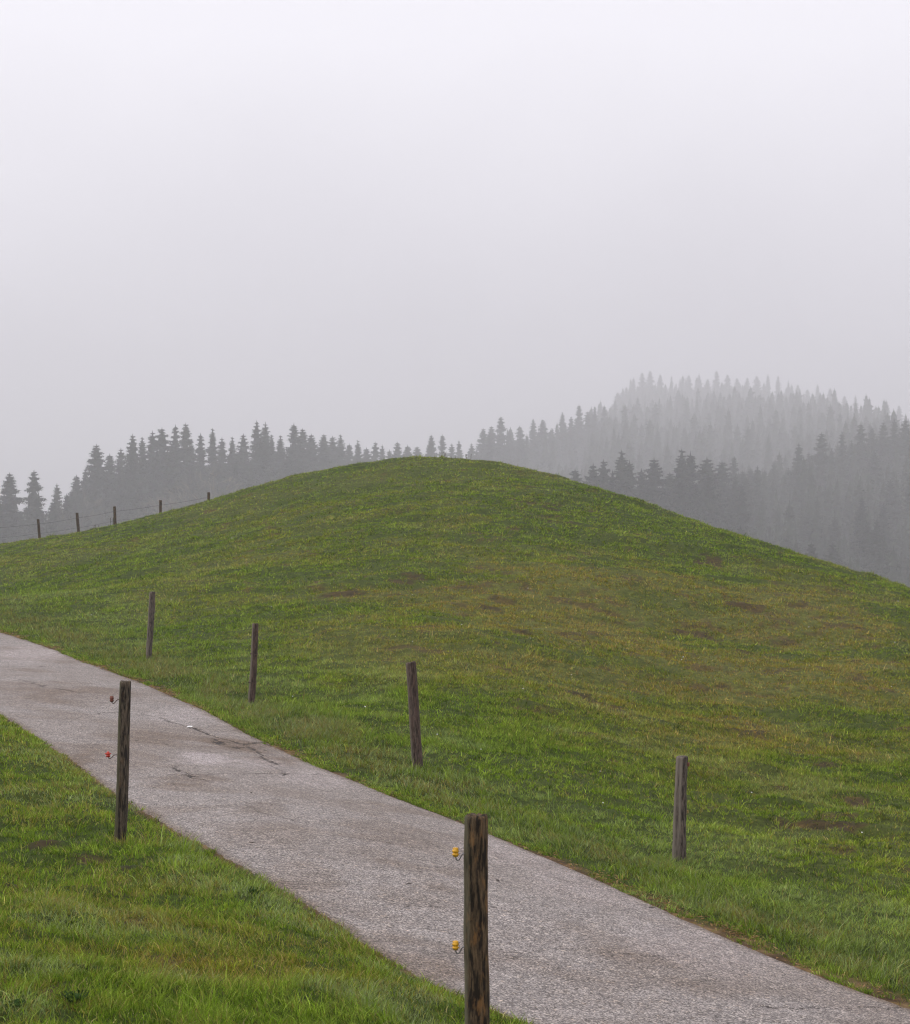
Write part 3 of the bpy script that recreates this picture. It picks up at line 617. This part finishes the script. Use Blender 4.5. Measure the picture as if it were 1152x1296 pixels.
# ------------------------------------------------------------ trees
def spruce(seed, whorls=34, nb=7, tw=4, R0=.15, top=.0, gap=.0):
    R = np.random.default_rng(seed); T = []
    for w in range(whorls):
        f = (w+R.uniform(-.35, .35))/whorls; z = .04+.95*max(f, 0)**.93
        prof = (1-z)**.66*(.6+.4*min(1, z/.15))
        prof *= 1+.04*math.sin(w*.9+seed)+.03*R.normal()
        for b_ in range(nb):
            if R.random() < gap+.08: continue
            a = 2*math.pi*(b_/nb)+w*1.1+R.uniform(-.35, .35); Lb = max(.006, R0*prof*R.uniform(.60, 1.12))
            da = np.array([math.cos(a), math.sin(a), 0]); pe = np.array([-da[1], da[0], 0])
            z = min(.985, max(.02, z+R.uniform(-2.0, 2.0)*(1.04-z)/whorls))
            up = .45*(z-.45) if z > .45 else -.28*(.45-z)/.45-.05
            def pt(t): return da*Lb*t+np.array([0, 0, z+Lb*(up*t-.28*t*t+.30*t**3)])
            wd = Lb*.24+.003
            T += [(pt(0)-pe*wd*.4, pt(0)+pe*wd*.4, pt(.55)+pe*wd), (pt(.55)+pe*wd, pt(.55)-pe*wd, pt(1.0)), (pt(0)-pe*wd*.4, pt(.55)+pe*wd, pt(.55)-pe*wd)]
            for k in range(tw):
                t = (k+.6)/(tw+.3)*.95; l = Lb*.60*(1.15-t)+.008
                p = pt(t)
                for s in (-1, 1):
                    dd = (da*.75+pe*s*.8)*l*R.uniform(.6, 1.2); dd = dd+np.array([0, 0, -l*R.uniform(.1, .7)])
                    e = da*l*.28
                    T.append((p-e*.5, p+e*.5, p+dd))
                q = p+np.array([0, 0, -l*R.uniform(.5, 1.0)]); T.append((p-da*l*.25, p+da*l*.3, q))
    for i in range(14):      # the dense inner twigs
        for k in range(9):
            def q(i_, k_):
                z = .05+.90*i_/14; r = R0*.50*(1-z)**.66*(.8+.35*float(vnoise(i_*3.1+seed*7, k_ % 9*2.3, 1.0, seed)))
                return np.array([r*math.cos(k_*.698+i_), r*math.sin(k_*.698+i_), z-.2*r])
            T += [(q(i, k), q(i, k+1), q(i+1, k+.5)+0*q(i, k))]
            T += [(q(i, k)*np.array([1, 1, 1.0]), q(i, k+1), np.array([0, 0, q(i+1, k)[2]+.03]))]
    # leader
    for a in (0, 1.6): d_ = np.array([math.cos(a), math.sin(a), 0])*.006; T.append((np.array([0, 0, .95])-d_, np.array([0, 0, .95])+d_, np.array([0, 0, 1.0])))
    return np.array(T)
def tri_mesh(name, T, mat):
    me = bpy.data.meshes.new(name); n = len(T)
    me.vertices.add(3*n); me.vertices.foreach_set('co', T.astype(np.float32).ravel()); me.loops.add(3*n); me.loops.foreach_set('vertex_index', np.arange(3*n, dtype=np.int32))
    me.polygons.add(n); me.polygons.foreach_set('loop_start', np.arange(0, 3*n, 3, dtype=np.int32)); me.update(calc_edges=True); me.materials.append(mat); return me
variants = [tri_mesh('crown', spruce(s, wh, nb, 4, r, gap=g_), M_NEEDLE) for s, wh, nb, r, g_ in [(1,48,9,.15,0),(2,44,9,.18,.02),(3,52,8,.135,.02),(4,46,9,.17,.0),(5,42,8,.155,.08),(6,50,9,.19,.0),(7,40,9,.20,.04),(8,48,8,.125,.02)]]
tv, tf = tube([(0, 0, -.08), (0, 0, .3), (.002, 0, .7), (0, 0, .97)], [.016, .012, .006, .001], 7)
tme = bpy.data.meshes.new('trunk'); tme.from_pydata([tuple(v) for v in tv], [], tf); tme.materials.append(M_BARK)
def bare_tree(seed):
    R = np.random.default_rng(seed); segs = []; tips = []
    def grow(p, d, l, r, dep):
        q = p+d*l; segs.append((p, q, r))
        if dep == 0: tips.append(q); return
        for _ in range(3 if dep > 1 else 4):
            nd = d+R.normal(0, .48, 3); nd[2] += .12; nd /= np.linalg.norm(nd); grow(q, nd, l*R.uniform(.62, .85), r*.6, dep-1)
    grow(np.array([0, 0, -.04]), np.array([.02, 0, 1.]), .30, .016, 5)
    T = []
    for p, q, r in segs:
        if r > .009: continue
        n_ = np.cross(q-p, R.normal(size=3)); n_ /= np.linalg.norm(n_)+1e-9; r2 = max(r, .0022)
        T += [(p-n_*r2, p+n_*r2, q+n_*r2*.6), (p-n_*r2, q+n_*r2*.6, q-n_*r2*.6)]
    tk = [tube([p, (p+q)/2, q], [r, r*.85, r*.6], 6) for p, q, r in segs if r > .009]
    return np.array(T), merge(*tk)
BT, BK = bare_tree(3); bcrown = tri_mesh('crown', BT, M_TWIG)
bk = bpy.data.meshes.new('trunk'); bk.from_pydata([tuple(v) for v in BK[0]], [], BK[1]); bk.materials.append(M_BARK)
def far_z(x, y): return float(bil(Z, np.array([x]), np.array([y]))[0])
count = 0
def tree(u, d, Ht, label, group, name='spruce_tree', cat='tree', var=None, fat=1.0, me=None, tk=None):
    global count
    x = (u-CU)*d/F; r = empty(name, (x, d, far_z(x, d))); r.rotation_euler.z = rng.uniform(0, 6.28); s = Ht*fat*rng.uniform(1.15, 1.65); r.scale = (s, s, Ht)
    tag(r, label, cat, group)
    for n_, m_ in (('crown', me or variants[rng.integers(0, 8) if var is None else var]), ('trunk', tk or tme)):
        o = bpy.data.objects.new(n_, m_); C.objects.link(o); o.parent = r
    count += 1; return r
ORD = 'first second third fourth fifth sixth seventh eighth ninth tenth eleventh twelfth thirteenth fourteenth fifteenth sixteenth seventeenth eighteenth nineteenth twentieth twenty-first twenty-second twenty-third twenty-fourth twenty-fifth twenty-sixth twenty-seventh twenty-eighth twenty-ninth thirtieth'.split()
def skyline(rows, phrase, group, fat=1.0):
    for k, (u, v, d) in enumerate(rows):
        d = d*K; x = (u-CU)*d/F; Ht = -(v-CV)*d/F-far_z(x, d)
        if Ht < 14 or Ht > 56: print('odd tree', u, v, d, round(Ht, 1))
        tree(u, d, min(max(Ht, 14), 48), '%s skyline spruce from the left %s' % (ORD[k], phrase), group, fat=fat*(.9 if Ht > 40 else 1.05))
S1 = [(-22,604,380),(12,597,385),(43,594,380),(72,611,400)]
S2 = [(97,600,425),(108,592,430),(122,561,425),(139,573,435),(153,566,440),(168,548,435),(180,552,440),(193,544,445),(205,540,440),(222,536,442),(235,534,446),(254,547,450),(269,541,455),(281,552,460),(294,552,460),(308,548,465),(325,531,460),(336,533,468),(344,549,475),(355,550,475),(372,534,480),(383,541,490),(394,548,500)]
S3 = [(410,548,520),(421,551,530),(431,549,535),(442,560,545),(453,556,550),(464,565,560),(475,558,560),(484,562,570),(493,568,575),(503,558,575),(516,562,585),(528,564,590)]
S4 = [(546,549,620),(560,548,625),(572,560,640),(581,556,650),(597,560,680),(612,541,700),(622,538,715),(634,526,720),(645,546,735),(658,538,745),(675,529,770),(687,530,780),(699,541,790),(712,521,810),(723,526,815),(733,511,830),(744,520,840),(753,513,850),(765,512,870)]
S5 = [(728,592,365),(751,585,369),(764,580,374),(787,569,367),(797,581,378),(812,592,382),(828,578,374),(848,596,387),(863,567,369),(874,570,374),(895,577,378),(914,582,413),(931,600,391)]
S6 = [(950,592,470),(968,594,480),(980,584,500),(998,590,500),(1012,580,510),(1024,572,505),(1040,546,490),(1053,566,505),(1066,546,500),(1078,556,510),(1090,535,515),(1104,540,530),(1118,532,530),(1132,528,535),(1146,530,530),(1162,522,530),(1180,520,530),(1204,515,535)]
S7 = [(782,496,1322),(793,489,1354),(802,477,1404),(813,471,1411),(823,467,1426),(836,473,1426),(850,475,1432),(861,479,1426),(872,474,1439),(885,472,1426),(896,479,1432),(907,468,1426),(921,473,1426),(933,478,1426),(946,477,1426),(958,475,1426),(972,469,1426),(985,475,1417),(998,481,1411),(1010,486,1404),(1022,492,1404),(1035,480,1397),(1051,488,1397),(1069,500,1368),(1083,500,1354),(1096,503,1346),(1124,512,1325),(1138,495,1283)]
skyline(S7, 'on the high hill fading into cloud', 'spruces on the high hill', 1.1)
skyline(S1, 'in the small left edge clump', 'spruces at the left edge')
skyline(S2, 'in the wood above the wire fence', 'spruces above the wire fence')
skyline(S3, 'in the low row left of the hill top', 'spruces left of the hill top')
skyline(S4, 'in the pale row right of the hill top', 'pale spruces right of the hill top')
skyline(S5, 'in the dark clump behind the right slope', 'dark spruces behind the right slope', 1.25)
skyline(S6, 'along the top of the right edge wood', 'spruces along the top of the right wood')
def sky_v(rows, u): return np.interp(u, [r[0] for r in rows], [r[1] for r in rows]), np.interp(u, [r[0] for r in rows], [r[2] for r in rows])
def infill(rows, n, u0, u1, dv, dd, label, group, vmax=700):
    for _ in range(n):
        u = rng.uniform(u0, u1); v, d = sky_v(rows, u); v = v+rng.uniform(*dv); d = (d+rng.uniform(*dd))*K
        x = (u-CU)*d/F; Ht = -(v-CV)*d/F-far_z(x, d); Ht = min(max(Ht, 15), 44)
        tree(u, d, Ht, label, group)
infill(S1, 7, -20, 85, (8, 40), (-30, 10), 'lower spruce inside the clump at the left edge', 'spruces at the left edge')
infill(S2, 44, 90, 395, (12, 50), (-25, 12), 'lower spruce inside the misty wood above the wire fence', 'spruces above the wire fence')
infill(S3, 14, 400, 530, (6, 25), (-25, 10), 'lower spruce inside the low row left of the hill top', 'spruces left of the hill top')
infill(S4, 24, 540, 765, (8, 40), (-40, 20), 'lower spruce inside the pale row right of the hill top', 'pale spruces right of the hill top')
infill(S5, 14, 735, 935, (15, 50), (-25, 15), 'lower spruce inside the dark clump behind the right slope', 'dark spruces behind the right slope')
for _ in range(60):
    d = rng.uniform(290, 480)*K; u = rng.uniform(905+max(0, 20), 1190); u = max(u, 925-.0*d)
    tree(u, d, rng.uniform(17, 26)*K, 'one of many merging spruces on the dark wooded slope at the right edge', 'spruces on the right slope')
for u, v, d, lb in [(258,585,415,'pale rounded leafless tree in front of the wood above the wire fence'),(243,598,410,'smaller pale leafless tree beside the rounded one above the wire fence'),(280,592,418,'rightmost pale leafless tree in front of the wood above the wire fence'),(80,612,385,'thin see-through leafless tree right of the clump at the left edge')]:
    d = d*K; x = (u-CU)*d/F; Ht = -(v-CV)*d/F-far_z(x, d); tree(u, d, Ht, lb, 'leafless trees before the wood', 'leafless_tree', fat=.9, me=bcrown, tk=bk)
print('individual trees', count)
# the wood on the high hill, fading into cloud: beyond the individual trees it reads as one mass
low = [spruce(20+s, 15, 6, 1, .23 if s else .18, gap=.0) for s in range(4)]
TT = []
def scatter(n, u0, u1, d0, d1, h0, h1, cond=None):
    for _ in range(n):
        d = math.sqrt(rng.uniform(d0**2, d1**2)); u = rng.uniform(u0, u1)
        if cond and not cond(u, d): continue
        d = d*K
        x = (u-CU)*d/F; z = far_z(x, d); h = K*rng.uniform(h0, h1)*rng.choice([.75, .9, 1, 1, 1.2]); a = rng.uniform(0, 6.28); w = h*rng.uniform(.95, 1.5)
        c, s = math.cos(a)*w, math.sin(a)*w; T = low[rng.integers(0, 4)]
        TT.append(np.stack([T[..., 0]*c-T[..., 1]*s+x, T[..., 0]*s+T[..., 1]*c+d, T[..., 2]*h+z], -1))
scatter(2500, 745, 1330, 640, 1480, 17, 25, lambda u, d: d < 1480-max(0, 810-u)*5-max(0, u-1030)*5)
scatter(330, 560, 790, 640, 960, 15, 20, lambda u, d: d < 690+(u-560)*1.25)
scatter(420, 935, 1330, 480, 640, 14, 19)
scatter(420, 890, 1330, 280, 480, 14, 20)
scatter(220, 88, 400, 425, 520, 10, 14)
me = tri_mesh('spruce_forest', np.concatenate(TT), M_NEEDLE); o = bpy.data.objects.new('spruce_forest', me); C.objects.link(o)
tag(o, 'dense spruce forest covering the high hill and fading into the cloud', 'forest', kind='stuff')

# ------------------------------------------------------------ air
mh = bpy.data.materials.new('haze'); mh.use_nodes = True; nt = mh.node_tree; nt.nodes.remove(nt.nodes['Principled BSDF'])
pv = nt.nodes.new('ShaderNodeVolumePrincipled'); pv.inputs['Color'].default_value = (.94, .932, .96, 1); pv.inputs['Density'].default_value = HAZE = .00081; pv.inputs['Anisotropy'].default_value = 0.1
pv.inputs['Density Attribute'].default_value = ''
nt.links.new(pv.outputs[0], nt.nodes['Material Output'].inputs['Volume'])
try: mh.cycles.homogeneous_volume = True
except Exception: pass
x0, x1, y0, y1, z0, z1 = -4300, 4300, -4300, 4300, float(Z.min())-1, 155
hz = mk('haze', ([(x0,y0,z0),(x1,y0,z0),(x1,y1,z0),(x0,y1,z0),(x0,y0,z1),(x1,y0,z1),(x1,y1,z1),(x0,y1,z1)], [(0,3,2,1),(4,5,6,7),(0,1,5,4),(1,2,6,5),(2,3,7,6),(3,0,4,7)]), mh, smooth=False)
tag(hz, kind='stuff')

# ------------------------------------------------------------ sky, sun
SUN_EL, SUN_AZ = math.radians(44), math.radians(-75)     # azimuth from +Y towards +X
wd = bpy.data.worlds.new('World'); bpy.context.scene.world = wd; wd.use_nodes = True; nt = wd.node_tree; bg = nt.nodes['Background']
sk = nt.nodes.new('ShaderNodeTexSky'); sk.sky_type = 'NISHITA'; sk.sun_disc = False; sk.sun_elevation = SUN_EL; sk.sun_rotation = SUN_AZ; sk.dust_density = 3
hs = nt.nodes.new('ShaderNodeHueSaturation'); hs.inputs['Saturation'].default_value = .12; nt.links.new(sk.outputs[0], hs.inputs['Color'])
tc = nt.nodes.new('ShaderNodeTexCoord'); sx = nt.nodes.new('ShaderNodeSeparateXYZ'); nt.links.new(tc.outputs['Generated'], sx.inputs[0])
cl = noise(nt, tc.outputs['Generated'], 3.5, 4, .5)
ma = N(nt, 'ShaderNodeMath', operation='MULTIPLY_ADD'); nt.links.new(cl, ma.inputs[0]); ma.inputs[1].default_value = .16; nt.links.new(sx.outputs[2], ma.inputs[2])
gray = ramp(nt, ma.outputs[0], [(0, (5.8, 5.62, 6.35)), (.17, (6.4, 6.2, 6.85)), (.32, (8.9, 8.7, 9.4)), (.5, (9.2, 9.0, 9.7)), (1, (9.0, 8.9, 9.4))])
c = mix(nt, 'MIX', .9, hs.outputs[0], gray); nt.links.new(c, bg.inputs[0]); bg.inputs[1].default_value = .1
ld = bpy.data.lights.new('sun', 'SUN'); ld.energy = 1.2; ld.angle = math.radians(18); ld.color = (1, .97, .93)
so = bpy.data.objects.new('sun', ld); C.objects.link(so)
dv = Vector((math.sin(SUN_AZ)*math.cos(SUN_EL), math.cos(SUN_AZ)*math.cos(SUN_EL), math.sin(SUN_EL))); so.rotation_euler = (-dv).to_track_quat('-Z', 'Y').to_euler()

# ------------------------------------------------------------ camera
cd = bpy.data.cameras.new('camera'); cam = bpy.data.objects.new('camera', cd); C.objects.link(cam); bpy.context.scene.camera = cam
cam.location = (0, 0, 0); cam.rotation_euler = (math.pi/2, 0, 0); cd.sensor_fit = 'HORIZONTAL'; cd.sensor_width = 36; cd.lens = 36*F/1152; cd.clip_end = 9000; cd.clip_start = .1
cd.dof.use_dof = True; cd.dof.focus_distance = 18; cd.dof.aperture_fstop = 16
sc = bpy.context.scene
sc.view_settings.view_transform = 'Standard'; sc.view_settings.look = 'None'; sc.view_settings.gamma = 1; sc.view_settings.exposure = .35
sc.cycles.filter_width = 1.2; sc.cycles.volume_bounces = 2; sc.cycles.max_bounces = 6; sc.cycles.use_denoising = True
try: sc.cycles.denoiser = 'OPENIMAGEDENOISE'; sc.cycles.denoising_input_passes = 'RGB_ALBEDO_NORMAL'; sc.cycles.denoising_prefilter = 'ACCURATE'
except Exception: pass
